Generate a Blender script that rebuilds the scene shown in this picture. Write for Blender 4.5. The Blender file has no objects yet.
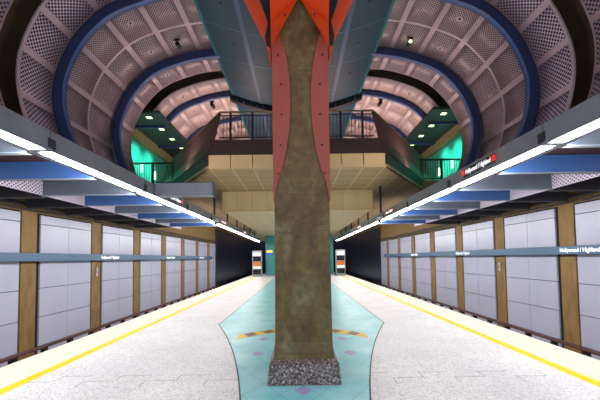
import bpy, math, random
from mathutils import Vector, Matrix
random.seed(4)
C = bpy.context.scene.collection
F = 330.0; H = 1.6; PH = math.radians(2.5); RO = math.radians(0.74)
PPX = 298.0; PPY = 258.0 - F*math.tan(PH)
sp, cp = math.sin(PH), math.cos(PH)
fwd = Vector((0, cp, sp)); up0 = Vector((0, -sp, cp)); rt0 = Vector((1, 0, 0))
upv = up0*math.cos(RO) + rt0*math.sin(RO); rtv = rt0*math.cos(RO) - up0*math.sin(RO)

def P(x, y, Y):                      # point seen at photo position x, y, at true distance Y
    d = fwd + rtv*((x-PPX)/F) + upv*((PPY-y)/F)
    t = Y/d.y
    return Vector((0, 0, H)) + d*t
def ZY(dy, Y):                       # height of something dy above the horizon at distance Y
    return H + dy*Y*cp*cp/(F - dy*sp*cp)
def XY(dx, Y, Z): return dx*(Y*cp + (Z-H)*sp)/F

# ------------------------------------------------------------------ materials
def newmat(name):
    m = bpy.data.materials.new(name); m.use_nodes = True
    nt = m.node_tree; b = nt.nodes['Principled BSDF']
    return m, nt, b
def rgb(r, g, b):
    f = lambda c: (c/255/12.92) if c/255 <= .04045 else ((c/255+.055)/1.055)**2.4
    return (f(r), f(g), f(b), 1)
def mat(name, col, rough=.6, metal=0, var=0, scale=4, bump=0, spec=.5, emit=None, es=0, stretch=(1,1,1), dark=None):
    m, nt, b = newmat(name)
    b.inputs['Roughness'].default_value = rough; b.inputs['Metallic'].default_value = metal
    b.inputs['Specular IOR Level'].default_value = spec
    b.inputs['Base Color'].default_value = col
    if var or bump:
        tc = nt.nodes.new('ShaderNodeTexCoord'); mp = nt.nodes.new('ShaderNodeMapping')
        mp.inputs['Scale'].default_value = stretch
        nz = nt.nodes.new('ShaderNodeTexNoise'); nz.inputs['Scale'].default_value = scale; nz.inputs['Detail'].default_value = 6
        nt.links.new(tc.outputs['Object'], mp.inputs[0]); nt.links.new(mp.outputs[0], nz.inputs['Vector'])
        if var:
            r = nt.nodes.new('ShaderNodeValToRGB')
            d = dark or tuple(c*(1-var) for c in col[:3]) + (1,)
            l = tuple(min(1, c*(1+var*.7)) for c in col[:3]) + (1,)
            r.color_ramp.elements[0].position = .32; r.color_ramp.elements[0].color = d
            r.color_ramp.elements[1].position = .68; r.color_ramp.elements[1].color = l
            nt.links.new(nz.outputs['Fac'], r.inputs[0]); nt.links.new(r.outputs[0], b.inputs['Base Color'])
        if bump:
            bp = nt.nodes.new('ShaderNodeBump'); bp.inputs['Strength'].default_value = bump; bp.inputs['Distance'].default_value = .01
            nt.links.new(nz.outputs['Fac'], bp.inputs['Height']); nt.links.new(bp.outputs[0], b.inputs['Normal'])
    if emit:
        b.inputs['Emission Color'].default_value = emit; b.inputs['Emission Strength'].default_value = es
    return m
def mth(nt, op, a, b=None, c=None):
    n = nt.nodes.new('ShaderNodeMath'); n.operation = op
    for i, v in enumerate((a, b, c)):
        if v is None: continue
        if isinstance(v, (int, float)): n.inputs[i].default_value = v
        else: nt.links.new(v, n.inputs[i])
    return n.outputs[0]
def perf_mat(name, col, hole, pitch, rad, rough=.42, metal=.0):    # staggered drilled holes over UV metres
    m, nt, b = newmat(name)
    uv = nt.nodes.new('ShaderNodeTexCoord'); s = nt.nodes.new('ShaderNodeSeparateXYZ')
    nt.links.new(uv.outputs['UV'], s.inputs[0])
    u = mth(nt, 'DIVIDE', s.outputs[0], pitch); v = mth(nt, 'DIVIDE', s.outputs[1], pitch)
    a = mth(nt, 'SUBTRACT', mth(nt, 'FRACT', mth(nt, 'ADD', u, v)), .5)
    c = mth(nt, 'SUBTRACT', mth(nt, 'FRACT', mth(nt, 'SUBTRACT', u, v)), .5)
    r = mth(nt, 'SQRT', mth(nt, 'ADD', mth(nt, 'MULTIPLY', a, a), mth(nt, 'MULTIPLY', c, c)))
    h = mth(nt, 'LESS_THAN', r, rad)
    mx = nt.nodes.new('ShaderNodeMix'); mx.data_type = 'RGBA'
    nt.links.new(h, mx.inputs[0]); mx.inputs[6].default_value = col; mx.inputs[7].default_value = hole
    nt.links.new(mx.outputs[2], b.inputs['Base Color'])
    b.inputs['Roughness'].default_value = rough; b.inputs['Metallic'].default_value = metal
    return m
def grid_mat(name, col, line, size, lw, rough=.6, var=.08):         # square tiles with joints, object x/y metres
    m, nt, b = newmat(name)
    tc = nt.nodes.new('ShaderNodeTexCoord'); s = nt.nodes.new('ShaderNodeSeparateXYZ'); nt.links.new(tc.outputs['Object'], s.inputs[0])
    g = []
    for o in (0, 1):
        fr = mth(nt, 'FRACT', mth(nt, 'DIVIDE', s.outputs[o], size))
        g.append(mth(nt, 'LESS_THAN', fr, lw/size))
    k = mth(nt, 'MAXIMUM', g[0], g[1])
    nz = nt.nodes.new('ShaderNodeTexNoise'); nz.inputs['Scale'].default_value = 1.3; nz.inputs['Detail'].default_value = 5
    nt.links.new(tc.outputs['Object'], nz.inputs['Vector'])
    mv = nt.nodes.new('ShaderNodeMix'); mv.data_type = 'RGBA'; nt.links.new(nz.outputs['Fac'], mv.inputs[0])
    mv.inputs[6].default_value = tuple(c*(1-var) for c in col[:3])+(1,); mv.inputs[7].default_value = tuple(min(1, c*(1+var)) for c in col[:3])+(1,)
    mx = nt.nodes.new('ShaderNodeMix'); mx.data_type = 'RGBA'; nt.links.new(k, mx.inputs[0])
    nt.links.new(mv.outputs[2], mx.inputs[6]); mx.inputs[7].default_value = line
    nt.links.new(mx.outputs[2], b.inputs['Base Color']); b.inputs['Roughness'].default_value = rough
    return m
def terrazzo():
    m, nt, b = newmat('terrazzo')
    tc = nt.nodes.new('ShaderNodeTexCoord')
    def nz(sc, det=4):
        n = nt.nodes.new('ShaderNodeTexNoise'); n.inputs['Scale'].default_value = sc; n.inputs['Detail'].default_value = det
        nt.links.new(tc.outputs['Object'], n.inputs['Vector']); return n.outputs['Fac']
    vo = nt.nodes.new('ShaderNodeTexVoronoi'); vo.inputs['Scale'].default_value = 55
    nt.links.new(tc.outputs['Object'], vo.inputs['Vector'])
    r = nt.nodes.new('ShaderNodeValToRGB'); e = r.color_ramp.elements
    e[0].position = .0; e[0].color = rgb(200, 198, 203); e[1].position = .55; e[1].color = rgb(240, 240, 244)
    cs = nt.nodes.new('ShaderNodeSeparateColor'); nt.links.new(vo.outputs['Color'], cs.inputs[0])
    nt.links.new(cs.outputs[0], r.inputs[0])
    # large worn patches
    r2 = nt.nodes.new('ShaderNodeValToRGB'); r2.color_ramp.elements[0].position = .35; r2.color_ramp.elements[0].color = (.88, .88, .9, 1)
    r2.color_ramp.elements[1].position = .65; r2.color_ramp.elements[1].color = (1, 1, 1, 1)
    nt.links.new(nz(.9), r2.inputs[0])
    mu = nt.nodes.new('ShaderNodeMix'); mu.data_type = 'RGBA'; mu.blend_type = 'MULTIPLY'; mu.inputs[0].default_value = 1
    nt.links.new(r.outputs[0], mu.inputs[6]); nt.links.new(r2.outputs[0], mu.inputs[7])
    # staggered pavers .41 wide
    s = nt.nodes.new('ShaderNodeSeparateXYZ'); nt.links.new(tc.outputs['Object'], s.inputs[0])
    u = mth(nt, 'DIVIDE', s.outputs[0], .41); cell = mth(nt, 'FLOOR', u)
    odd = mth(nt, 'MODULO', mth(nt, 'ABSOLUTE', cell), 2.0)
    v = mth(nt, 'DIVIDE', mth(nt, 'ADD', mth(nt, 'MULTIPLY', odd, .2), mth(nt, 'SUBTRACT', s.outputs[1], 4.65)), 4.1)
    fv = mth(nt, 'FRACT', mth(nt, 'ADD', v, .5)); lv = mth(nt, 'LESS_THAN', mth(nt, 'ABSOLUTE', mth(nt, 'SUBTRACT', fv, .5)), .0014)
    # short side joints only near the staggered row
    near = mth(nt, 'LESS_THAN', mth(nt, 'ABSOLUTE', mth(nt, 'SUBTRACT', fv, .476)), .025)
    lu = mth(nt, 'MULTIPLY', mth(nt, 'LESS_THAN', mth(nt, 'FRACT', u), .025), near)
    k = mth(nt, 'MULTIPLY', mth(nt, 'MAXIMUM', lv, lu), .75)
    mx = nt.nodes.new('ShaderNodeMix'); mx.data_type = 'RGBA'; nt.links.new(k, mx.inputs[0])
    nt.links.new(mu.outputs[2], mx.inputs[6]); mx.inputs[7].default_value = rgb(90, 85, 88)
    nt.links.new(mx.outputs[2], b.inputs['Base Color']); b.inputs['Roughness'].default_value = .45
    return m
def granite():
    m, nt, b = newmat('granite')
    tc = nt.nodes.new('ShaderNodeTexCoord')
    vo = nt.nodes.new('ShaderNodeTexVoronoi'); vo.inputs['Scale'].default_value = 62
    nt.links.new(tc.outputs['Object'], vo.inputs['Vector'])
    cs = nt.nodes.new('ShaderNodeSeparateColor'); nt.links.new(vo.outputs['Color'], cs.inputs[0])
    r = nt.nodes.new('ShaderNodeValToRGB'); r.color_ramp.interpolation = 'CONSTANT'
    e = r.color_ramp.elements; e[0].position = 0; e[0].color = rgb(58, 52, 54); e[1].position = .3; e[1].color = rgb(104, 92, 94)
    n = e.new(.62); n.color = rgb(140, 126, 130); n = e.new(.88); n.color = rgb(186, 174, 178)
    nt.links.new(cs.outputs[0], r.inputs[0]); nt.links.new(r.outputs[0], b.inputs['Base Color']); b.inputs['Roughness'].default_value = .4
    return m
def column_concrete():
    m, nt, b = newmat('column_concrete')
    tc = nt.nodes.new('ShaderNodeTexCoord')
    def nz(sc, det, dist, st=(1, 1, 1)):
        mp = nt.nodes.new('ShaderNodeMapping'); mp.inputs['Scale'].default_value = st; nt.links.new(tc.outputs['Object'], mp.inputs[0])
        n = nt.nodes.new('ShaderNodeTexNoise'); n.inputs['Scale'].default_value = sc; n.inputs['Detail'].default_value = det; n.inputs['Distortion'].default_value = dist
        nt.links.new(mp.outputs[0], n.inputs['Vector']); return n.outputs['Fac']
    r1 = nt.nodes.new('ShaderNodeValToRGB'); e = r1.color_ramp.elements
    e[0].position = .30; e[0].color = rgb(80, 58, 28); e[1].position = .70; e[1].color = rgb(112, 102, 68)
    x = e.new(.5); x.color = rgb(98, 78, 38)
    nt.links.new(nz(2.2, 8, .8, (1.3, 1, .7)), r1.inputs[0])
    r2 = nt.nodes.new('ShaderNodeValToRGB'); r2.color_ramp.elements[0].position = .35; r2.color_ramp.elements[0].color = (.72, .72, .72, 1); r2.color_ramp.elements[1].position = .62; r2.color_ramp.elements[1].color = (1.15, 1.15, 1.15, 1)
    nt.links.new(nz(13, 9, .4), r2.inputs[0])
    mu = nt.nodes.new('ShaderNodeMix'); mu.data_type = 'RGBA'; mu.blend_type = 'MULTIPLY'; mu.inputs[0].default_value = 1
    nt.links.new(r1.outputs[0], mu.inputs[6]); nt.links.new(r2.outputs[0], mu.inputs[7])
    sx = nt.nodes.new('ShaderNodeSeparateXYZ'); nt.links.new(tc.outputs['Object'], sx.inputs[0])
    wob = mth(nt, 'MULTIPLY', nz(3, 3, 0), .12)
    k = None
    for zz in (1.42, 2.02, 2.5, 3.62, 4.2):
        d = mth(nt, 'LESS_THAN', mth(nt, 'ABSOLUTE', mth(nt, 'SUBTRACT', mth(nt, 'ADD', sx.outputs[2], wob), zz)), .008)
        k = d if k is None else mth(nt, 'MAXIMUM', k, d)
    k = mth(nt, 'MULTIPLY', k, .4)
    mx = nt.nodes.new('ShaderNodeMix'); mx.data_type = 'RGBA'; nt.links.new(k, mx.inputs[0])
    nt.links.new(mu.outputs[2], mx.inputs[6]); mx.inputs[7].default_value = rgb(60, 46, 26)
    nt.links.new(mx.outputs[2], b.inputs['Base Color']); b.inputs['Roughness'].default_value = .5
    return m
def cyan_tile():
    m, nt, b = newmat('cyan_tile')
    tc = nt.nodes.new('ShaderNodeTexCoord'); s = nt.nodes.new('ShaderNodeSeparateXYZ'); nt.links.new(tc.outputs['Object'], s.inputs[0])
    a = mth(nt, 'ADD', mth(nt, 'MULTIPLY', s.outputs[0], 2.2), mth(nt, 'MULTIPLY', s.outputs[1], 1.4))
    c = mth(nt, 'SUBTRACT', mth(nt, 'MULTIPLY', s.outputs[0], 2.2), mth(nt, 'MULTIPLY', s.outputs[1], 1.4))
    k = mth(nt, 'MAXIMUM', mth(nt, 'LESS_THAN', mth(nt, 'FRACT', a), .02), mth(nt, 'LESS_THAN', mth(nt, 'FRACT', c), .02))
    k = mth(nt, 'MULTIPLY', k, .45)
    nz = nt.nodes.new('ShaderNodeTexNoise'); nz.inputs['Scale'].default_value = 1.5; nz.inputs['Detail'].default_value = 6
    nt.links.new(tc.outputs['Object'], nz.inputs['Vector'])
    r = nt.nodes.new('ShaderNodeValToRGB'); r.color_ramp.elements[0].position = .35; r.color_ramp.elements[0].color = rgb(122, 204, 216)
    r.color_ramp.elements[1].position = .65; r.color_ramp.elements[1].color = rgb(164, 224, 232)
    nt.links.new(nz.outputs['Fac'], r.inputs[0])
    mx = nt.nodes.new('ShaderNodeMix'); mx.data_type = 'RGBA'; nt.links.new(k, mx.inputs[0])
    nt.links.new(r.outputs[0], mx.inputs[6]); mx.inputs[7].default_value = rgb(50, 110, 125)
    nt.links.new(mx.outputs[2], b.inputs['Base Color']); b.inputs['Roughness'].default_value = .35
    return m

M = dict(
    terrazzo=terrazzo(), granite=granite(), cyan=cyan_tile(),
    edge=mat('cream_edge', rgb(226, 222, 208), .6, var=.06, scale=3),
    yellow=mat('yellow_paint', rgb(240, 212, 20), .5, var=.08, scale=8),
    gold=mat('gold_tile', rgb(228, 196, 40), .4, var=.15, scale=6), brown_t=mat('brown_tile', rgb(120, 88, 60), .4), purple=mat('purple_tile', rgb(168, 164, 212), .4),
    joint=mat('dark_joint', rgb(60, 56, 58), .7),
    colcon=column_concrete(),
    concrete=mat('warm_concrete', rgb(138, 108, 62), .7, var=.25, scale=3, bump=.2, stretch=(2, 2, .6)),
    shell=mat('dark_concrete', rgb(104, 84, 66), .8, var=.25, scale=1.2),
    panel=mat('lilac_panel', rgb(184, 186, 208), .3, var=.05, scale=.8),
    backing=mat('panel_backing', rgb(14, 13, 16), .8),
    band=mat('sign_band', rgb(84, 112, 140), .35, var=.1, scale=2, stretch=(1, .3, 1)),
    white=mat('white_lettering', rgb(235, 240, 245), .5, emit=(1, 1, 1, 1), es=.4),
    sfwhite=mat('white_enamel', rgb(225, 225, 230), .4),
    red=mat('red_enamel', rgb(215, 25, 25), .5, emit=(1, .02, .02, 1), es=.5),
    track=mat('track_bed', rgb(46, 42, 42), .9, var=.3, scale=9, bump=.5), rail=mat('steel_rail', rgb(90, 80, 74), .35, .8),
    cover=mat('maroon_cover', rgb(88, 54, 50), .6, var=.12), black=mat('black_metal', rgb(16, 15, 18), .5),
    steel=mat('grey_steel', rgb(150, 156, 168), .38, .25, var=.08, scale=3), dsteel=mat('dark_steel', rgb(58, 58, 66), .45, .2),
    blue=mat('blue_cladding', rgb(66, 104, 168), .4, var=.06, scale=2), greyb=mat('grey_cladding', rgb(104, 116, 130), .35, .15, var=.1, scale=2),
    charcoal=mat('charcoal_shade', rgb(52, 50, 56), .6), flange=mat('pale_flange', rgb(140, 150, 165), .5),  # charcoal: shade of unlit beam ends and side fascias put into the colour
    brownc=mat('brown_infill', rgb(74, 48, 44), .7, var=.15),
    diff=mat('lamp_diffuser', rgb(250, 250, 250), .5, emit=(1, .97, .92, 1), es=15.5),
    perfn=perf_mat('perforated_coarse', rgb(186, 168, 186), rgb(12, 10, 14), .115, .39),
    perff=perf_mat('perforated_fine', rgb(176, 154, 160), rgb(20, 14, 18), .09, .39),
    perfs=perf_mat('perforated_pin', rgb(186, 164, 160), rgb(120, 98, 98), .05, .3),
    perfw=perf_mat('perforated_white', rgb(214, 204, 222), rgb(50, 42, 60), .11, .30),
    strip=mat('pink_grey_metal', rgb(178, 158, 164), .4, var=.06, scale=1.5),
    navy=mat('navy_rib', rgb(42, 56, 98), .42, var=.06, scale=1), rblue=mat('rib_soffit_blue', rgb(62, 88, 136), .4),
    hull=mat('hull_blue', rgb(22, 56, 74), .55, .0, var=.22, scale=.55), seam=mat('hull_seam', rgb(54, 82, 114), .45), hedge=mat('hull_edge_teal', rgb(44, 104, 112), .4),
    salmon=mat('salmon_steel', rgb(148, 68, 58), .5, var=.06, scale=2), orange=mat('orange_steel', rgb(200, 66, 20), .45, var=.05, scale=3),
    cream=mat('cream_fascia', rgb(216, 190, 136), .5, var=.06, scale=1.5), cream2=mat('stone_cream', rgb(232, 206, 152), .5, var=.06, scale=1.5),
    soffit=grid_mat('soffit_tiles', rgb(176, 144, 104), rgb(218, 194, 158), .74, .035), brown=mat('dark_brown_steel', rgb(50, 27, 24), .5, var=.12),
    soffit2=grid_mat('box_tiles', rgb(212, 184, 146), rgb(166, 144, 112), .74, .02),
    parapet=mat('brown_parapet', rgb(72, 38, 30), .8, 0, var=.15, scale=1.2), brass=mat('brass_rail', rgb(170, 150, 110), .3, .7),
    teal=mat('teal_wall', rgb(60, 170, 150), .45, var=.12, scale=1.2), tealt=grid_mat('teal_tiles', rgb(60, 160, 165), rgb(120, 195, 200), .3, .012, .3),
    dgreen=mat('green_soffit', rgb(34, 48, 50), .6, var=.1), olive=mat('olive_beam', rgb(120, 118, 82), .6, var=.15),
    lampg=mat('green_downlight', (1, 1, 1, 1), .5, emit=(.62, 1, .32, 1), es=2.2),
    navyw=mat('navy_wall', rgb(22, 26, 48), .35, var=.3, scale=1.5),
    orangep=mat('orange_poster', rgb(225, 120, 50), .5), signy=mat('yellow_sign', rgb(240, 210, 60), .5, emit=rgb(240, 210, 60), es=.5), signb=mat('blue_sign', rgb(40, 90, 190), .5, emit=rgb(40, 90, 190), es=.5),
    glass=mat('dark_glass', rgb(18, 20, 26), .12), lit=mat('lit_poster', rgb(240, 235, 225), .5, emit=(1, .95, .9, 1), es=.12),
)

# ------------------------------------------------------------------ mesh helpers
class MB:
    def __init__(s): s.v = []; s.f = []; s.uv = []; s.mi = []; s.sm = []
    def poly(s, pts, uv=None, mi=0, smooth=False):
        n = len(s.v); s.v += [tuple(p) for p in pts]; s.f.append(tuple(range(n, n+len(pts))))
        s.uv.append(uv or [(0, 0)]*len(pts)); s.mi.append(mi); s.sm.append(smooth); return s
    def box(s, a, b, mi=0):
        x0, y0, z0 = a; x1, y1, z1 = b
        if x0 > x1: x0, x1 = x1, x0
        if y0 > y1: y0, y1 = y1, y0
        if z0 > z1: z0, z1 = z1, z0
        return s.hexa([(x0, y0, z0), (x1, y0, z0), (x1, y1, z0), (x0, y1, z0)], [(x0, y0, z1), (x1, y0, z1), (x1, y1, z1), (x0, y1, z1)], mi)
    def hexa(s, lo, hi, mi=0):
        n = len(s.v); k = len(lo); s.v += [tuple(p) for p in lo] + [tuple(p) for p in hi]
        fs = [tuple(range(n+k-1, n-1, -1)), tuple(range(n+k, n+2*k))]
        fs += [(n+i, n+(i+1) % k, n+k+(i+1) % k, n+k+i) for i in range(k)]
        for f in fs: s.f.append(f); s.uv.append([(0, 0)]*len(f)); s.mi.append(mi); s.sm.append(False)
        return s
    def tube(s, a, b, r, n=10, mi=0, r2=None):
        a = Vector(a); b = Vector(b); d = (b-a).normalized(); r2 = r if r2 is None else r2
        u = d.orthogonal().normalized(); w = d.cross(u)
        lo = [a + (u*math.cos(t)+w*math.sin(t))*r for t in [2*math.pi*i/n for i in range(n)]]
        hi = [b + (u*math.cos(t)+w*math.sin(t))*r2 for t in [2*math.pi*i/n for i in range(n)]]
        st = len(s.f); s.hexa(lo, hi, mi)
        for i in range(st+2, len(s.f)): s.sm[i] = True
        return s
    def build(s, name, m, parent=None, bevel=0, label=None):
        me = bpy.data.meshes.new(name); me.from_pydata(s.v, [], s.f)
        for mm in (m if isinstance(m, (list, tuple)) else [m]): me.materials.append(mm)
        ul = me.uv_layers.new(name='UVMap'); i = 0
        for k, p in enumerate(me.polygons):
            p.material_index = s.mi[k]; p.use_smooth = s.sm[k]
            for j in range(len(p.vertices)): ul.data[i].uv = s.uv[k][j]; i += 1
        me.update()
        o = bpy.data.objects.new(name, me); C.objects.link(o)
        if parent: o.parent = parent; o.matrix_parent_inverse = Matrix.Translation(-parent.location)
        if bevel:
            b = o.modifiers.new('bevel', 'BEVEL'); b.width = bevel; b.segments = 2; b.limit_method = 'ANGLE'
        if label: o['label'] = label
        return o
def tag(o, label, cat, group=None):
    o['label'] = label; o['category'] = cat
    if group: o['group'] = group
    return o
def thing(name, label, cat, loc=(0, 0, 0), group=None):
    o = bpy.data.objects.new(name, None); C.objects.link(o); o.location = loc; o.empty_display_size = .1
    return tag(o, label, cat, group)
def struct(o): o['kind'] = 'structure'; return o
def copy_tree(root, off, label):
    r = root.copy(); C.objects.link(r); r.location = root.location + Vector(off); r['label'] = label
    for ch in list(root.children):
        c = ch.copy(); C.objects.link(c); c.parent = r
        for g in ch.children:
            d = g.copy(); C.objects.link(d); d.parent = c
    return r
def orient(o):   # recalc outward normals
    import bmesh
    bm = bmesh.new(); bm.from_mesh(o.data); bmesh.ops.remove_doubles(bm, verts=bm.verts, dist=1e-5); bmesh.ops.recalc_face_normals(bm, faces=bm.faces); bm.to_mesh(o.data); bm.free(); return o
def extrude_poly(pts, vec, name, m, parent=None, bevel=0, label=None):
    b = MB(); vec = Vector(vec); b.hexa(pts, [Vector(p)+vec for p in pts]); o = b.build(name, m, parent, bevel, label); return orient(o)
def text(body, name, size, m, mw, parent=None, depth=.004, width=None):
    cu = bpy.data.curves.new(name, 'FONT'); cu.body = body; cu.size = size; cu.extrude = depth; cu.align_x = 'CENTER'; cu.align_y = 'CENTER'
    t = bpy.data.objects.new(name, cu); C.objects.link(t)
    bpy.context.view_layer.update()
    me = bpy.data.meshes.new_from_object(t.evaluated_get(bpy.context.evaluated_depsgraph_get()))
    bpy.data.objects.remove(t)
    if width:
        w = max(v.co.x for v in me.vertices) - min(v.co.x for v in me.vertices)
        for v in me.vertices: v.co.x *= width/w
    me.transform(mw); me.materials.clear(); me.materials.append(m)
    o = bpy.data.objects.new(name, me); C.objects.link(o)
    if parent: o.parent = parent; o.matrix_parent_inverse = Matrix.Translation(-parent.location)
    return o
def side_basis(side, x, y, z):   # text standing on a face turned to the platform: side -1 = left wall, +1 = right wall
    if side < 0: c = (Vector((0, 1, 0)), Vector((0, 0, 1)), Vector((1, 0, 0)))
    else: c = (Vector((0, -1, 0)), Vector((0, 0, 1)), Vector((-1, 0, 0)))
    m = Matrix.Identity(4)
    for i, v in enumerate(c):
        for j in range(3): m[j][i] = v[j]
    m[0][3], m[1][3], m[2][3] = x, y, z
    return m
SD = {-1: 'left', 1: 'right'}

# ------------------------------------------------------------------ floor
YE = 36.0
fl = struct(MB().box((-3.6, -3, -1.15), (3.6, YE, 0)).build('floor', M['terrazzo']))
for s in (-1, 1):
    MB().box((s*3.6, -3, -1.15), (s*3.76, YE, .002)).build('warning_line', M['yellow'], fl, label='yellow painted warning line')
    MB().box((s*3.76, -3, -1.15), (s*4.52, YE, .001)).build('edge_strip', M['edge'], fl, label='smooth cream edge strip')
XC = .06
def cyan_half(y):
    if y <= 3.2: return .64
    return .72 + .19*(y-3.72) + .0238*(y-3.72)**2
ys = [-3, 0, 2, 3.2] + [3.2+4.9*i/24 for i in range(1, 25)]
b = MB(); L = [(XC-cyan_half(y), y) for y in ys] + [(XC-1.98, YE)]; R = [(XC+cyan_half(y), y) for y in ys] + [(XC+1.98, YE)]
for i in range(len(L)-1):
    b.poly([(L[i][0], L[i][1], .004), (R[i][0], R[i][1], .004), (R[i+1][0], R[i+1][1], .004), (L[i+1][0], L[i+1][1], .004)])
b.build('tile_inlay', M['cyan'], fl, label='pale cyan tiled inlay around the column')
b = MB()
for S_ in (L, R):
    for i in range(len(S_)-1):
        (x0, y0), (x1, y1) = S_[i], S_[i+1]
        b.poly([(x0-.009, y0, .006), (x0+.009, y0, .006), (x1+.009, y1, .006), (x1-.009, y1, .006)])
b.build('inlay_joint', M['joint'], fl)
# golden arc with brown diamonds
b = MB(); NA = 24
def arc_y(x): return 7.45 - .38*(x-XC)**2
for i in range(NA):
    x0 = XC-1.32 + 2.64*i/NA; x1 = XC-1.32 + 2.64*(i+1)/NA
    b.poly([(x0, arc_y(x0)-.2, .007), (x1, arc_y(x1)-.2, .007), (x1, arc_y(x1)+.2, .007), (x0, arc_y(x0)+.2, .007)])
b.build('mosaic_arc', M['gold'], fl, label='golden tile arc crossing the cyan inlay')
for x in (-1.08, -.72, -.36, .36, .72, 1.08):
    y = arc_y(XC+x); b = MB().poly([(XC+x-.15, y, .009), (XC+x, y-.2, .009), (XC+x+.15, y, .009), (XC+x, y+.2, .009)]); b.build('diamond_tile', M['brown_t'], fl, label='brown diamond tile')
for px, py in ((303.5, 391), (258, 354), (350, 353), (264, 339.5), (342, 339)):
    p = P(px, py, 4); d = p - Vector((0, 0, H)); t = -H/d.z; q = Vector((0, 0, H)) + d*t
    MB().poly([(q.x-.115, q.y, .008), (q.x, q.y-.15, .008), (q.x+.115, q.y, .008), (q.x, q.y+.15, .008)]).build('diamond_tile', M['purple'], fl, label='lilac diamond tile')

# ------------------------------------------------------------------ track beds, rails, walls
WX = 7.8; S = 3.17; Y0 = 9.5
for s in (-1, 1):
    struct(MB().box((s*4.5, -3, -1.35), (s*9, 60, -1.15)).build('floor', M['track']))
    for k, rx in enumerate((5.15, 6.55)):
        b = MB(); b.box((s*(rx-.07), -3, -1.15), (s*(rx+.07), 60, -1.12)); b.box((s*(rx-.012), -3, -1.12), (s*(rx+.012), 60, -1.03)); b.box((s*(rx-.035), -3, -1.03), (s*(rx+.035), 60, -.99))
        tag(b.build('running_rail', M['rail']), 'steel running rail of the %s track, %s' % (SD[s], 'the one beside the platform' if k == 0 else 'the one beside the far wall'), 'rail', 'running rails')
    t = thing('power_rail', 'maroon covered power rail along the foot of the %s wall' % SD[s], 'rail', (s*7.3, 9, -1.15), 'power rails')
    MB().box((s*7.22, -3, -.86), (s*7.38, 31, -.80)).build('cover_board', M['cover'], t, .008)
    MB().box((s*7.20, -3, -1.00), (s*7.24, 31, -.965)).build('lower_rail', M['cover'], t)
    for k in range(26):
        y = 4.2+1.06*k
        MB().box((s*7.23, y, -1.15), (s*7.36, y+.12, -.86)).build('bracket', M['black'], t)
    # wall
    nm = 'wall_%s' % SD[s]
    w = struct(MB().box((s*(WX+.12), -3, -1.3), (s*(WX+.6), 60, 5.2)).build(nm, M['concrete']))
    MB().box((s*(WX-.02), -3, 3.04), (s*(WX+.12), 31, 4.4)).build('lintel', M['concrete'], w)
    MB().box((s*(WX+.02), -3, -1.2), (s*(WX+.12), 30.6, 3.04)).build('panel_backing', M['backing'], w)
    for k in range(-4, 8):
        yc = Y0 + S*k
        if k < 7: MB().box((s*(WX-.06), yc-.27, -1.15), (s*(WX+.12), yc+.27, 3.04)).build('pilaster', M['concrete'], w, .012)
        if k == 7: break
        b = MB(); ya = yc+.45; yb = yc+S-.30; ym = (ya+yb)/2; rows = [-1.15, -.93, -.07, .79, 1.65, 2.72, 3.0]
        for (u0, u1) in ((ya, ym-.006), (ym+.006, yb)):
            for r0, r1 in zip(rows, rows[1:]):
                b.box((s*(WX-.03), u0, r0+.01), (s*(WX+.03), u1, r1-.01))
        b.build('wall_panel', M['panel'], w)
    MB().box((s*(WX-.02), 28.8, -1.15), (s*(WX+.12), 31, 3.04)).build('end_pier', M['concrete'], w)
    MB().box((s*(WX-.06), 31, -1.15), (s*(WX+.12), 60, 4.4)).build('tunnel_lining', M['navyw'], w, label='dark navy tunnel lining')
    b = MB(); b.tube((s*(WX-.105), -3, 3.22), (s*(WX-.105), 31, 3.22), .045); b.tube((s*(WX-.07), -3, 3.09), (s*(WX-.07), 31, 3.09), .028)
    tag(b.build('cable_conduit', M['dsteel']), 'pair of dark cable conduits above the panels of the %s wall' % SD[s], 'pipe')
    # station name band
    t = thing('name_band', 'long steel blue station name band on the %s wall' % SD[s], 'sign', (s*7.6, 9, 1.72))
    MB().box((s*7.56, -3, 1.6), (s*7.66, 28.7, 1.84)).build('band', M['band'], t, .01)
    for k in range(-3, 7): MB().box((s*7.66, Y0+S*k-.04, 1.66), (s*7.73, Y0+S*k+.04, 1.78)).build('bracket', M['dsteel'], t)
    for y in ((13.3, 19.6, 25.9) if s < 0 else (8.9, 15.2, 21.5)):
        text('Hollywood / Highland', 'lettering', .17, M['white'], side_basis(s, s*7.555, y, 1.72), t, width=1.25)
    MB().box((s*7.54, 28.7, 1.58), (s*7.68, 28.85, 1.86)).build('end_cap', M['black'], t)
    # small plaque on a pilaster
    t = thing('pilaster_plaque', 'small white vertical plaque on the second %s pilaster' % SD[s], 'sign', (s*7.73, Y0+S, 1.2))
    MB().box((s*7.715, Y0+S-.04, 1.0), (s*7.74, Y0+S+.06, 1.34)).build('plate', M['steel'], t)
    b = MB()
    for z0, z1, a0, a1 in ((1.02, 1.05, -.03, .05), (1.05, 1.14, -.03, -.005), (1.10, 1.13, -.03, .05), (1.19, 1.32, .02, .045), (1.19, 1.22, -.03, .045), (1.29, 1.32, -.03, .045)):
        b.box((s*7.70, Y0+S+a0, z0), (s*7.716, Y0+S+a1, z1))
    b.build('white_mark', M['sfwhite'], t)
struct(MB().box((-9, 60, -1.3), (9, 60.3, 5.2)).build('wall_back', M['navyw']))
struct(MB().box((-4.5, YE, -1.15), (4.5, YE+.1, 0)).build('trim_1', M['dsteel']))

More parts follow.
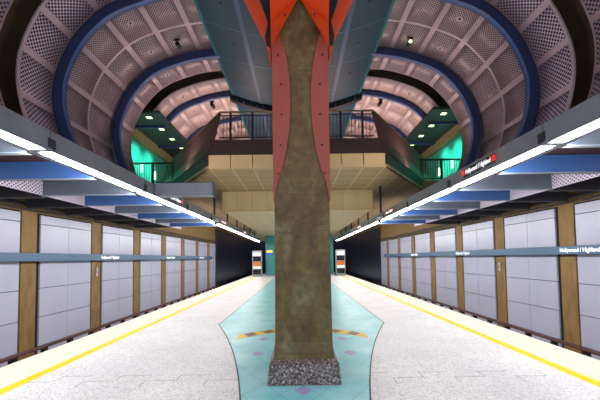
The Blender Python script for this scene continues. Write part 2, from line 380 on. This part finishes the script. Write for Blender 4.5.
# ------------------------------------------------------------------ column
t = thing('platform_column', 'tall olive concrete column with salmon side plates and flaring orange brackets', 'column', (XC, 4.7, 0))
extr = MB(); b0, b1 = .49, .455
def ring(hx, y0, y1, z): return [(XC-hx, y0, z), (XC+hx, y0, z), (XC+hx, y1, z), (XC-hx, y1, z)]
extr.hexa(ring(.468, 4.2, 5.3, .005), ring(.445, 4.22, 5.27, .25)); extr.hexa(ring(.445, 4.22, 5.27, .25), ring(.41, 4.33, 5.17, .29))
orient(extr.build('plinth', M['granite'], t, .006, label='speckled granite plinth'))
prof = [(.29, .40), (.37, .384), (.50, .375), (1.2, .368), (2.36, .365), (2.55, .335), (2.8, .255), (3.05, .195), (3.35, .155), (3.65, .138), (3.95, .145), (4.25, .175), (4.5, .235), (4.66, .275), (5.2, .30), (8.2, .32)]
b = MB()
for (z0, w0), (z1, w1) in zip(prof, prof[1:]):
    f0 = 4.36 - (.03 if z0 < .4 else 0); f1 = 4.36 - (.015 if z1 < .42 else 0)
    b.hexa(ring(w0, f0, 5.12, z0), ring(w1, f1, 5.12, z1))
sh = orient(b.build('shaft', M['colcon'], t))
for s in (-1, 1):
    pts = [(2.36, .362)] + [(z, w+.0) for z, w in prof if 2.4 < z < 4.7]
    inner = [(XC+s*(w-.004), 4.335, z) for z, w in pts]
    b = MB()
    for i in range(len(pts)-1):
        (z0, w0), (z1, w1) = pts[i], pts[i+1]
        a = [(XC+s*w0, 4.335, z0), (XC+s*.378, 4.335, z0), (XC+s*.378, 4.335, z1), (XC+s*w1, 4.335, z1)]
        c = [(x, 5.14, z) for x, y, z in a]
        b.hexa(a, c)
    pl = orient(b.build('side_plate', M['salmon'], t, label='salmon painted steel plate'))
    for z, x in ((2.72, .31), (3.1, .275), (3.52, .255), (3.93, .262), (4.33, .30)):
        MB().tube((XC+s*x, 4.345, z), (XC+s*x, 4.318, z), .012, 8).build('bolt', M['black'], pl)
# orange folded brackets
def OP(s, x, y, Y):
    p = P(x, y, Y)
    if s > 0: c = XC; p = Vector((2*c - p.x, p.y, p.z))
    return p
for s in (-1, 1):
    def face(name, pts, m, th=.025, label=None, par=None):
        q = [OP(s, *p) for p in pts]
        return extrude_poly(q, (0, th, 0), name, m, par or t, label=label)
    f1 = face('bracket_face', [(270.5, 24, 4.30), (299, -4, 4.29), (299, -75, 3.9), (268, -75, 3.45)], M['orange'], .04, 'orange folded steel bracket')
    face('bracket_fold', [(270.5, 24, 4.30), (299, -4, 4.29), (278, 33.5, 4.12), (270.8, 47, 4.14)], M['orange'], .03, 'orange lower fold', f1)
    MB().tube(OP(s, 284.5, 14.5, 4.27), OP(s, 284.5, 14.5, 4.24), .014, 8).build('bolt', M['black'], f1)
    MB().tube(OP(s, 262, 10, 4.6), OP(s, 262, 10, 4.5), .01, 8)
    face('bracket_arm', [(266.5, 36, 4.5), (270, 27, 4.5), (259, 0, 4.5), (232, -60, 4.5), (219, -60, 4.5), (248, 0, 4.5)], M['orange'], .30, 'orange outer arm')
    face('bracket_gap_shade', [(270.6, 47, 4.42), (266, 43, 4.42), (264.8, 36, 4.42), (268, 22, 4.42), (240, -60, 4.46), (270, -60, 4.46), (271, 20, 4.42)], M['black'], .05)  # shadow gap between face and arm, painted as a black sheet
    face('bracket_tip', [(266.8, 46, 4.44), (270.6, 48, 4.44), (270.6, 57, 4.44)], M['orange'], .3)

# ------------------------------------------------------------------ cross section of the vault
pp = [(170, 78), (178, 92), (183, 108), (185, 125), (182.5, 143), (171.5, 167), (155, 186), (139, 196.5), (118, 204), (99, 208.5), (50, 214), (0, 216)]
YB = 11.8
raw = []
for dx, dy in pp:
    Z = ZY(dy, YB); raw.append(Vector((XY(dx, YB, Z), 0, Z)))
def catmull(p, n=8):
    out = []
    for i in range(len(p)-1):
        p0 = p[max(i-1, 0)]; p1 = p[i]; p2 = p[i+1]; p3 = p[min(i+2, len(p)-1)]
        for k in range(n):
            u = k/n; out.append(.5*((2*p1)+(p2-p0)*u+(2*p0-5*p1+4*p2-p3)*u*u+(3*p1-p0-3*p2+p3)*u**3))
    out.append(p[-1]); return out
PR = catmull(raw)
ang = [math.degrees(math.atan2(p.z-H, p.x)) for p in PR]
def prof_at(a):
    if a <= ang[0]: return PR[0].copy()
    for i in range(len(ang)-1):
        if ang[i] <= a <= ang[i+1]:
            u = (a-ang[i])/(ang[i+1]-ang[i]); return PR[i].lerp(PR[i+1], u)
    return PR[-1].copy()
def nrm_at(a):
    d = prof_at(min(a+.6, 90)) - prof_at(max(a-.6, ang[0])); n = Vector((-d.z, 0, d.x)); n.normalize()
    if n.dot(Vector((0, 0, 5.5)) - prof_at(a)) < 0: n = -n
    return n      # towards the inside
def arc_seg(b, a0, a1, y0, y1, off, s, th=.03, ustart=0, inset_uv=True, n=None):
    n = n or max(2, int(abs(a1-a0)/1.4))
    u = 0; prev = None
    for i in range(n+1):
        a = a0+(a1-a0)*i/n; p = prof_at(a)+nrm_at(a)*off; q = prof_at(a)+nrm_at(a)*(off-th)
        P_ = Vector((s*p.x, 0, p.z)); Q_ = Vector((s*q.x, 0, q.z))
        if prev:
            du = (P_-prev[0]).length
            A = [(prev[0].x, y0, prev[0].z), (prev[0].x, y1, prev[0].z), (P_.x, y1, P_.z), (P_.x, y0, P_.z)]
            B = [(prev[1].x, y0, prev[1].z), (prev[1].x, y1, prev[1].z), (Q_.x, y1, Q_.z), (Q_.x, y0, Q_.z)]
            b.poly(A, [(u, y0), (u, y1), (u+du, y1), (u+du, y0)], smooth=True)
            b.poly(B[::-1])
            for k in ((0, 3), (1, 2)): b.poly([A[k[0]], A[k[1]], B[k[1]], B[k[0]]])
            if i == 1: b.poly([A[0], A[1], B[1], B[0]])
            if i == n: b.poly([A[2], A[3], B[3], B[2]])
            u += du
        prev = (P_, Q_)
JA = [24.6, 31.4, 38.2, 45, 51.8, 58.6, 65.4, 72.2, 81, 90]
A0 = ang[0]
ROS = {}
# bays: (y0, y1, lowest angle, panel material, mid joint)
bays = [(-3, .4, A0, 'perfn', 0), (1.1, 2.8, A0, 'perfn', 0), (3.05, 5.75, A0, 'perfn', 1), (6.0, 7.22, A0, 'perfn', 0), (7.78, 8.9, A0, 'perfn', 0), (9.12, 11.8, A0, 'perff', 1), (12.02, 13.2, A0, 'perff', 0),
        (13.85, 14.9, 46, 'perfs', 0), (15.1, 17.6, 46, 'perfs', 1), (17.8, 20.6, 46, 'perfs', 1), (20.8, 22, 46, 'perfs', 0)]
for (y0, y1, am, pm, mj) in bays:
    b = MB()
    for s in (-1, 1): arc_seg(b, am, 90, y0, y1, 0, s, .05)
    c = struct(orient(b.build('ceiling', M['strip'])))
    if y1 < 5.9: continue
    for s in (-1, 1):
        lim = [am] + [a for a in JA if a > am+2 and a < 80]
        for a0, a1 in zip(lim, lim[1:]):
            p = prof_at(a0); q = prof_at(a1); g = .085/max((q-p).length, .1)*(a1-a0)
            segs = [(y0+.05, y1-.05)] if not mj else [(y0+.05, (y0+y1)/2-.045), ((y0+y1)/2+.045, y1-.05)]
            for (v0, v1) in segs:
                b = MB(); arc_seg(b, a0+g, a1-g, v0, v1, .008, s, .012)
                o = orient(b.build('perforated_panel', M[pm], c))
# diamond rosettes in the ceiling
def rosette(s, a, y, par):
    p = prof_at(a); n = nrm_at(a); p = p+n*.016; tdir = (prof_at(a+1)-prof_at(a-1)).normalized()
    S_ = lambda v: Vector((s*v.x, v.y, v.z))
    Yv = Vector((0, 1, 0)); P0 = p+Yv*y
    b = MB(); q = [P0+tdir*.12, P0+Yv*.12, P0-tdir*.12, P0-Yv*.12]
    q = [S_(v) for v in q]; nn = S_(n)
    b.hexa(q, [v+nn*.01 for v in q]); r = orient(b.build('rosette', M['strip'], par))
    MB().tube(S_(P0)+nn*.01, S_(P0)+nn*.03, .035, 8).build('rosette_hub', M['black'], r)
cl = [o for o in C.objects if o.name.startswith('ceiling')]
def bay_of(y):
    for o, bb in zip(cl, bays):
        if bb[0] <= y <= bb[1]: return o
for s in (-1, 1):
    for y in (8.35, 9.75, 11.15, 12.6, 14.35, 15.8, 17.0, 18.4): rosette(s, 55.2, y, bay_of(y))
# outer concrete shell
b = MB()
for s in (-1, 1):
    pr = None
    for i in range(0, len(PR), 3):
        n = nrm_at(ang[i]); q = PR[i] - n*.9; q = Vector((s*q.x, 0, q.z))
        if pr: b.poly([(pr.x, -3, pr.z), (pr.x, 13.7, pr.z), (q.x, 13.7, q.z), (q.x, -3, q.z)], smooth=True)
        pr = q
    q = Vector((0, 0, PR[-1].z+.9)); b.poly([(pr.x, -3, pr.z), (pr.x, 13.7, pr.z), (q.x, 13.7, q.z), (q.x, -3, q.z)])
sh = struct(b.build('ceiling', M['shell']))
b = MB(); b.box((-8.6, 13.7, 10.2), (8.6, 22.5, 10.4)); struct(b.build('ceiling', M['shell']))
for s in (-1, 1): # round edge lips of the slots, seen as lighter concrete
    pass
struct(MB().box((-8.6, 22.3, 5), (8.6, 22.6, 10.4)).build('wall_back', M['strip']))
for s in (-1, 1): struct(MB().box((s*7.95, 13.5, 7.8), (s*8.1, 22.5, 10.4)).build('wall_%s' % SD[s], M['shell']))

# ribs
def rib(y0, y1, d, am, label, ext=False):
    rt = thing('curved_rib', label, 'beam', (0, y0, 9), 'curved blue ribs of the vault')
    for s in (-1, 1):
        b = MB(); arc_seg(b, am, 90, y0, y1, d, s, d-.01, n=44); orient(b.build('rib_web', M['navy'], rt))
        b = MB(); arc_seg(b, am, 90, y0-.01, y1+.02, d+.012, s, .015, n=44); orient(b.build('rib_flange', M['rblue'], rt))
        if ext:
            p = prof_at(am); MB().box((s*(p.x-.05), y0, 7.66), (s*7.7, y1, 7.95)).build('rib_arm', M['navy'], rt)
rib(2.8, 3.05, .28, A0, 'blue rib overhead, above the camera'); rib(5.75, 6.0, .28, A0, 'blue rib before the first dark slot')
rib(8.9, 9.03, .28, A0, 'large deep blue arched rib, nearest whole one, behind the coarse perforated ring')
rib(11.8, 11.92, .28, A0, 'deep blue arched rib just in front of the black slot, around the footbridge')
rib(14.9, 15.0, .22, 46, 'slim blue arched rib beyond the black slot with flat ends over the green alcoves', True)
rib(17.6, 17.7, .22, 46, 'farthest slim blue rib, partly hidden by the brown parapets', True)

# blue hull under the crown
hx = 2.95; hz = ZY(163*1.0, 14.9) ; 
hz = H + 2.55*hx; hc = hz - .68
t = thing('ceiling_hull', 'dark blue boat shaped ceiling hull running along the crown of the vault', 'ceiling feature', (0, 12, hc))
def hullz(x): u = x/hx; return hc + (hz-hc)*(abs(u)**1.8)
def hull_strip(b, x0, x1, y0, y1, off=0, n=20, th=.05):
    for i in range(n):
        a = x0+(x1-x0)*i/n; c = x0+(x1-x0)*(i+1)/n
        lo = [(a, y0, hullz(a)-off), (c, y0, hullz(c)-off), (c, y1, hullz(c)-off), (a, y1, hullz(a)-off)]
        b.hexa(lo, [(x, y, z+th) for x, y, z in lo])
b = MB(); hull_strip(b, -hx, hx, -2, 22); hb = b.build('hull_skin', M['hull'], t)
for f in hb.data.polygons: f.use_smooth = False
for x in (-1.62, 1.62):
    b = MB(); hull_strip(b, x-.07, x+.07, -2, 22, .008, 2, .01); b.build('long_seam', M['seam'], t)
for s in (-1, 1):
    b = MB(); hull_strip(b, s*hx-.10*s, s*hx, -2, 22, .01, 2, .012); b.build('edge_trim', M['hedge'], t, label='teal edge trim')
for k in range(8):
    y = 4.75+1.75*k
    if abs(y-15.2) < .5: continue
    b = MB(); hull_strip(b, -hx, hx, y, y+.05, .007, 20, .01); b.build('cross_seam', M['seam'], t)
b = MB(); hull_strip(b, -hx-.1, hx+.1, 14.85, 15.15, .22, 20, .2)
tag(orient(b.build('curved_truss', M['black'])), 'black curved truss crossing under the blue hull behind the column', 'beam')
for y in (14.75,):
    for i in range(5):
        for s in (-1, 1):
            x = s*(1.5+.3*i); MB().box((x-.02, y+.05, hullz(x)-.18), (x+.02, y+.1, hullz(x)-.04)).build('truss_stud', M['seam'], C.objects['curved_truss'])
for s in (-1, 1):
    for y in (10.8, 12.6, 9.0):
        x = s*2.1; MB().tube((x, y, hullz(x)-.03), (x, y, hullz(x)+.01), .035, 8).build('hull_stud', M['black'], t)

# spot heads under the vault
def spot(s, a, y, size, label, glow=False):
    p = prof_at(a)+nrm_at(a)*.03; n = nrm_at(a); P0 = Vector((s*p.x, y, p.z)); nn = Vector((s*n.x, 0, n.z))
    t = thing('spotlight', label, 'lamp', P0, 'spotlights under the vault')
    MB().tube(P0, P0+nn*.14, .02, 8).build('stem', M['black'], t)
    c = P0+nn*.2; MB().tube(c+Vector((0, -size, -.02)), c+Vector((0, size, 0)), size*.55, 12).build('head', M['black'], t, .005)
    MB().box(P0-Vector((.1, .03, .03)), P0+Vector((.1, .03, .01))).build('mount_plate', M['black'], t)
    l = MB().tube(c+Vector((0, -size-.012, -.03)), c+Vector((0, -size+.01, -.02)), size*.42, 12).build('lens', M['lampg'] if glow else M['glass'], t)
spot(-1, 61.7, 11.0, .13, 'black spotlight on the left vault, just before the second blue rib'); spot(1, 62.3, 11.1, .13, 'black spotlight with a yellow green lens on the right vault before the second rib', True)
spot(-1, 61.8, 15.5, .17, 'black projector on the left vault above the footbridge rail end'); spot(1, 61.8, 15.5, .17, 'black projector on the right vault above the footbridge rail end')

# ------------------------------------------------------------------ alcoves with green walls
for s in (-1, 1):
    c = struct(MB().box((s*5.75, 13.6, 7.76), (s*7.95, 22.3, 7.86)).build('ceiling', M['dgreen']))
    w = struct(MB().box((s*7.7, 13.55, 4.6), (s*7.9, 22.3, 7.3)).build('wall_%s' % SD[s], M['teal']))
    MB().box((s*7.5, 13.6, 7.3), (s*7.9, 22.3, 7.76)).build('beam', M['olive'], w, label='olive concrete beam')
    for k in range(4):
        y = 13.98+1.3*k; nm = ['nearest', 'second', 'third', 'fourth'][k]
        t = thing('downlight', 'square glowing downlight in the green soffit on the %s, %s of its row' % (SD[s], nm), 'lamp', (s*6.35, y, 7.76), 'square green downlights')
        MB().box((s*6.2, y-.13, 7.74), (s*6.5, y+.13, 7.77)).build('trim_frame', M['dgreen'], t)
        MB().box((s*6.25, y-.09, 7.725), (s*6.45, y+.09, 7.742)).build('lens', M['lampg'], t)
    for k in range(3):
        t = MB().box((s*7.66, 14.6+1.5*k, 5.95), (s*7.7, 14.7+1.5*k, 6.35)).build('wall_light', M['lampg'])
        tag(t, 'slim glowing wall light on the %s green wall, %s one' % (SD[s], ['nearest', 'middle', 'farthest'][k]), 'lamp', 'wall lights in the alcoves')
    # balcony slab and railing
    struct(MB().box((s*5.6, 14.9, 4.75), (s*7.95, 22.3, 5.05)).build('floor', M['olive']))
    t = thing('balcony_railing', 'black picket railing in front of the %s green alcove' % SD[s], 'railing', (s*6.6, 15.1, 5.05), 'alcove railings')
    b = MB(); b.box((s*5.65, 15.02, 6.02), (s*7.7, 15.1, 6.09)); b.box((s*5.65, 15.04, 5.15), (s*7.7, 15.08, 5.19)); b.build('rail', M['black'], t)
    for k in range(3): MB().box((s*(5.7+.93*k), 15.02, 5.05), (s*(5.76+.93*k), 15.1, 6.05)).build('post', M['black'], t)
    b = MB()
    for k in range(18): b.tube((s*(5.72+.11*k), 15.06, 5.17), (s*(5.72+.11*k), 15.06, 6.04), .012, 6)
    b.build('balusters', M['black'], t)

# ------------------------------------------------------------------ footbridge and mezzanine
YR = 11.0
zr, zd, zb, zs = ZY(146.5, YR), ZY(118.5, YR), ZY(104, YR), ZY(90, YR)
x_r = XY(77, YR, zr); x_d = XY(84, YR, zd); x_b = XY(90, YR, zb); x_s = XY(90.5, YR, zs)
Y2 = 17.2; k2 = 4.25     # flank run outward by k2
br = thing('footbridge', 'footbridge crossing behind the column with picket rail and flaring brown parapets', 'bridge', (0, YR, zs))
def flank(s, xa, za, xb_, zb_, th, name, m, label=None, yoff=0):
    pts = [(s*xa, YR+yoff, za), (s*xb_, YR+yoff, zb_), (s*(xb_+k2), Y2+yoff, zb_), (s*(xa+k2), Y2+yoff, za)]
    b = MB(); b.hexa(pts, [(x-s*th*.8, y+th*.6, z) for x, y, z in pts]); return orient(b.build(name, m, br, label=label))
b = MB(); b.hexa([(-x_b, YR+.02, zb), (x_b, YR+.02, zb), (x_b+k2, Y2, zb), (x_b+k2, 22, zb), (-x_b-k2, 22, zb), (-x_b-k2, Y2, zb)],
                 [(-x_d, YR+.02, zd), (x_d, YR+.02, zd), (x_d+k2, Y2, zd), (x_d+k2, 22, zd), (-x_d-k2, 22, zd), (-x_d-k2, Y2, zd)])
b.build('deck', M['brown'], br)
MB().box((-x_d, YR-.06, zb), (x_d, YR+.02, zd)).build('edge_beam', M['brown'], br, .01, label='dark brown edge beam')
MB().tube((-x_r, YR, zr), (x_r, YR, zr), .03).build('handrail', M['brass'], br, label='brass handrail')
b = MB(); b.box((-x_r, YR-.015, zd+.08), (x_r, YR+.015, zd+.11)); b.box((-x_r, YR-.015, zr-.13), (x_r, YR+.015, zr-.10)); b.build('lower_rail', M['brown'], br)
md = .745
for k in range(-3, 4):
    MB().box((k*md-.035, YR-.03, zd), (k*md+.035, YR+.03, zr-.02)).build('post', M['black'], br)
for k in range(-20, 21):
    if k % 6: MB().tube((k*md/6, YR, zd+.09), (k*md/6, YR, zr-.11), .010, 6).build('baluster', M['brown'], br)
for k in range(-4, 4):
    x0, x1 = max(k*md+.012, -x_s), min((k+1)*md-.012, x_s)
    MB().box((x0, YR-.04, zs), (x1, YR+.03, zb-.015)).build('fascia_panel', M['cream'], br, .006, label='cream fascia panel')
for s in (-1, 1):
    flank(s, x_r, zr+.02, x_d, zd, .08, 'parapet', M['parapet'], 'brown metal parapet')
    flank(s, x_r-.02, zr+.06, x_r+.03, zr+.01, .1, 'parapet_cap', M['brass'])
    flank(s, x_d+.03, zd, x_b+.03, zb, .1, 'edge_beam', M['brown'])
    f = flank(s, x_b, zb, x_s, zs, .08, 'side_fascia', M['charcoal'], 'side fascia coloured dark grey for its shade')  # flank gets no light; its shade is in the charcoal colour
    p = [(s*(x_r+.12), YR-.03, zr+.05)]
# mezzanine soffit
b = MB(); lo = [(-x_s, YR, zs), (x_s, YR, zs), (x_s+k2, Y2, zs), (7.85, Y2, zs), (7.85, 58, zs), (-7.85, 58, zs), (-7.85, Y2, zs), (-x_s-k2, Y2, zs)]
b.hexa(lo, [(x, y, z+.1) for x, y, z in lo]); struct(orient(b.build('ceiling', M['soffit'])))
for s in (-1, 1):
    struct(MB().box((s*(x_s+k2), Y2-.05, zs), (s*7.85, Y2+.05, 5.2)).build('ceiling', M['shell']))
# dropped ceiling box
YD = 3.0*0 + (zs-H)*F/68; zq = ZY(48, YD); xq = XY(75.5, YD, zs)
dc = thing('dropped_ceiling', 'cream dropped ceiling box under the footbridge, behind the column', 'ceiling feature', (0, YD, zq))
MB().box((-xq+.03, YD+.04, zq), (xq-.03, 44, zs)).build('core', M['soffit2'], dc)
for k in range(-5, 5):
    w_ = 2*xq/10; MB().box((k*w_+.012, YD, zq), ((k+1)*w_-.012, YD+.04, zs-.01)).build('front_panel', M['cream2'], dc, .005)
MB().box((-xq, YD-.015, zq-.03), (xq, YD+.04, zq+.01)).build('edge_trim', M['cream'], dc)

# ------------------------------------------------------------------ light beams
XI, XO, ZB_, ZT = 3.42, 3.68, 3.13, 3.415
LP = 2.83
names = ['nearest', 'second', 'third', 'fourth', 'fifth', 'sixth', 'seventh', 'eighth', 'ninth', 'tenth', 'eleventh']
for s in (-1, 1):
    for k in range(-2, 10):
        y0 = 1.70+LP*k; y1 = y0+LP-.03
        lb = '%s module of the %s overhead light beam, grey with white tube panel' % (names[k] if k >= 0 else ('rearmost', 'last but one')[k+2], SD[s])
        t = thing('light_beam_module', lb, 'lamp', (s*XI, y0, ZB_), 'overhead light beam modules')
        b = MB(); b.box((s*XI, y0, ZB_), (s*(XI+.02), y1, ZT)); b.box((s*(XI+.02), y0, ZT-.02), (s*(XO+.08), y1, ZT)); b.box((s*(XO+.06), y0, ZB_), (s*(XO+.08), y1, ZT-.02))
        b.box((s*(XI+.02), y0, ZB_+.03), (s*(XO+.06), y1, ZB_+.05)); b.box((s*(XO-.04), y0, ZB_), (s*(XO+.06), y1, ZB_+.03))
        b.build('housing', M['steel'], t)
        MB().box((s*(XI+.02), y0+.10, ZB_-.004), (s*(XO-.04), y1-.10, ZB_+.03)).build('diffuser', M['diff'], t, label='glowing white diffuser')
        b = MB(); b.box((s*(XI-.012), y1-.07, ZB_-.012), (s*(XO+.02), y1+.03, ZB_+.035)); b.build('joint_plate', M['flange'], t)
        MB().box((s*(XI-.014), y1-.03, ZB_+.03), (s*(XI+.0), y1+.10, ZB_+.17)).build('joint_cover', M['dsteel'], t)
    # hangers from the mezzanine soffit
    for k in range(6):
        y = 14.0+2.6*k
        t = tag(MB().tube((s*3.55, y, ZT-.005), (s*3.55, y, zs+.005), .045, 8).build('hanger_rod', M['dsteel']), 'dark hanger rod holding the %s light beam, %s from the front' % (SD[s], names[k].replace('nearest', 'first')), 'rod', 'light beam hangers')
    # station name signs
    for j, y in enumerate((9.1, 15.1, 21.1) if s < 0 else (6.15, 12.2, 18.2)):
        t = thing('name_sign', 'station name sign with red end squares on the %s light beam, %s one' % (SD[s], names[j]), 'sign', (s*(XI-.02), y, 3.28), 'light beam name signs')
        hl = .52
        MB().box((s*(XI-.025), y-hl, 3.20), (s*XI, y+hl, 3.36)).build('plate', M['dsteel'], t)
        for q in (-1, 1): MB().box((s*(XI-.033), y+q*(hl-.0)-.04, 3.235), (s*(XI-.024), y+q*(hl-.0)+.04, 3.33)).build('red_square', M['red'], t)
        text('Hollywood / Highland', 'lettering', .135, M['white'], side_basis(s, s*(XI-.027), y, 3.28), t, width=.86)
    # camera housing
    t = thing('security_camera', 'white security camera with dark dome hanging from the %s light beam' % SD[s], 'camera', (s*3.3, 13.3, 3.1), 'platform security cameras')
    MB().box((s*3.22, 13.2, 3.08), (s*3.42, 13.42, 3.2)).build('housing', M['sfwhite'], t, .02)
    MB().tube((s*3.31, 13.3, 3.08), (s*3.31, 13.3, 2.99), .08, 12, r2=.05).build('dome', M['glass'], t)
# stub duct on the left
t = thing('cable_duct', 'grey boxy cable duct reaching inward from the left light beam', 'duct', (-2.8, 7.9, 3.13))
MB().box((-3.41, 7.85, 3.135), (-2.04, 8.15, 3.44)).build('duct_body', M['steel'], t, .008)
MB().box((-2.045, 7.84, 3.125), (-2.02, 8.16, 3.45)).build('end_cap', M['greyb'], t)

# ------------------------------------------------------------------ side canopies
bn = ['first', 'second', 'third', 'fourth', 'fifth', 'sixth', 'seventh', 'eighth', 'ninth']
for s in (-1, 1):
    cs = struct(MB().box((s*3.8, -3, 3.49), (s*7.95, 17.1, 3.54)).build('ceiling', M['brownc']))
    for i in range(3, 11):
        y = 1.55+1.53*(i-1)
        # y = .08, 1.65, 3.2, 4.8, 6.37 ...
        blue = round((y-4.61)/1.53) % 2 == 1
        j = i-3
        lb = '%s cross beam over the %s track, %s' % ('blue' if blue else 'grey', SD[s], ('the %s seen from the front' % bn[j]) if j >= 0 else 'above and beside the camera')
        t = thing('cross_beam', lb, 'beam', (s*3.8, y, 3.13), 'canopy cross beams')
        MB().box((s*3.78, y, 3.15), (s*6.0, y+.08, 3.48)).build('cladding', M['blue' if blue else 'greyb'], t, .006)
        MB().box((s*3.78, y-.008, 3.135), (s*6.0, y+.088, 3.15)).build('flange', M['flange'], t)
        MB().box((s*6.0, y, 3.10), (s*7.6, y+.14, 3.48)).build('outer_end', M['charcoal'], t, label='outer end coloured dark for its shade')  # unlit part beyond the screen, shade painted as charcoal
        b = MB(); X = s*5.97
        b.poly([(X, y+.14, 3.14), (X, y+1.53, 3.14), (X, y+1.53, 3.48), (X, y+.14, 3.48)], [(y, 0), (y+1.43, 0), (y+1.43, .46), (y, .46)])
        b.poly([(X+s*.02, y+.14, 3.14), (X+s*.02, y+1.53, 3.14), (X+s*.02, y+1.53, 3.48), (X+s*.02, y+.14, 3.48)])
        b.poly([(X, y+.14, 3.14), (X, y+1.53, 3.14), (X+s*.02, y+1.53, 3.14), (X+s*.02, y+.14, 3.14)])
        b.build('perforated_screen', M['perfw'], t, label='white perforated screen')

# ------------------------------------------------------------------ far end of the platform
t = struct(MB().box((-3.1, 31.5, 0), (3.35, 35.9, zq)).build('wall_back', M['tealt']))
for s, cx in ((-1, -3.62), (1, 3.72)):
    t = thing('ticket_cabinet', 'tall steel display cabinet at the %s end of the platform by the teal wall' % SD[s], 'cabinet', (cx, 29, 0), 'display cabinets')
    MB().box((cx-.42, 29, 0), (cx+.42, 29.4, 2.28)).build('body', M['steel'], t, .02)
    MB().box((cx-.34, 28.98, 1.82), (cx+.34, 29.0, 2.12)).build('header', M['lit'], t)
    MB().box((cx-.34, 28.98, 1.35), (cx+.34, 29.0, 1.78)).build('screen', M['glass'], t)
    MB().box((cx-.34, 28.98, .95), (cx+.34, 29.0, 1.31)).build('poster', M['orangep'], t)
    MB().box((cx-.34, 28.98, .7), (cx+.34, 29.0, .93)).build('white_notice', M['lit'], t)
    MB().box((cx-.34, 28.98, .2), (cx+.34, 29.0, .66)).build('lower_glass', M['glass'], t)
t = thing('hanging_sign', 'small yellow and blue sign on the teal wall left of the column', 'sign', (-2.8, 31.4, 2.2))
MB().box((-3.0, 31.42, 2.15), (-2.45, 31.5, 2.38)).build('yellow_field', M['signy'], t); MB().box((-3.0, 31.42, 1.92), (-2.45, 31.5, 2.14)).build('blue_field', M['signb'], t)

# ------------------------------------------------------------------ area lights, mostly added without fixtures
def area(loc, rot, size, size_y, power, col):
    l = bpy.data.lights.new('area', 'AREA'); l.shape = 'RECTANGLE'; l.size = size; l.size_y = size_y; l.energy = power; l.color = col
    o = bpy.data.objects.new('area_light', l); C.objects.link(o); o.location = loc
    d = Vector(rot) - Vector(loc); o.rotation_euler = d.to_track_quat('-Z', 'Y').to_euler(); return o
for s in (-1, 1):
    for y in (2.5, 6.0, 9.3):     # added uplights without fixtures on the light beams, brightening the vault
        area((s*3.6, y, 3.55), (s*4.4, y+.5, 9), .25, 2.2, 36, (1, .78, .80))
    area((s*5.0, 12.6, 5.3), (s*4.2, 13, 9), .4, 1.6, 24, (1, .80, .80))  # added without a fixture to light the vault near the slot
    area((s*3.2, 16.2, 5.8), (s*3.9, 16.4, 9), .4, 2.0, 100, (1, .74, .66))  # added above the deck, no fixture, to brighten the far vault panels
    area((s*3.0, 19.2, 5.8), (s*2.6, 20, 8), .4, 2.0, 45, (1, .74, .66))  # added likewise for the farthest panels behind the rail
    for k in range(3):
        l = area((s*6.35, 14.2+1.3*k, 7.70), (s*7.7, 14.3+1.3*k, 6.1), .25, .25, 15, (.25, 1, .85)); l.data.energy = 12; l.data.spread = math.radians(64)
    l = area((s*7.2, 17, 5.15), (s*7.7, 16.9, 6.6), .5, 3, 8, (.2, 1, .75)); l.data.spread = math.radians(90)  # added low in the alcove, no fixture, to brighten the green wall
    area((s*1.6, 3.0, 3.2), (s*.7, 4.6, 5.3), .3, .3, 7, (1, .8, .6))  # added in mid air to light the orange brackets
    area((s*2.6, 13.2, 6.2), (s*1.9, 12.2, 9), .5, 1.5, 3, (.45, .85, 1))  # added without a fixture to tint the hull blue
    l = area((s*3.80, 14, 3.10), (s*7.8, 14, 1.2), 36, .25, 300, (1, .97, .97))   # added on the track side, no fixture, to brighten walls and beams
    z = Vector((-s*4, 0, 1.9)).normalized(); x = Vector((0, 1, 0)); yv = z.cross(x)
    l.rotation_euler = Matrix((x, yv, z)).transposed().to_euler()
w = bpy.data.worlds.new('world'); bpy.context.scene.world = w; w.use_nodes = True
w.node_tree.nodes['Background'].inputs[0].default_value = (.85, .9, 1, 1); w.node_tree.nodes['Background'].inputs[1].default_value = .5

# ------------------------------------------------------------------ camera
cam = bpy.data.cameras.new('camera'); co = bpy.data.objects.new('camera', cam); C.objects.link(co)
m = Matrix.Identity(4)
for i, v in enumerate((rtv, upv, -fwd)):
    for j in range(3): m[j][i] = v[j]
m[0][3], m[1][3], m[2][3] = 0, 0, H
co.matrix_world = m
cam.sensor_width = 36; cam.lens = 36*F/600; cam.shift_x = (300-PPX)/600; cam.shift_y = (PPY-200)/600; cam.clip_start = .05; cam.clip_end = 200
sc = bpy.context.scene; sc.camera = co
vs = sc.view_settings; vs.view_transform = 'Standard'; vs.look = 'None'; vs.gamma = 1; vs.use_curve_mapping = False; vs.exposure = 1.0
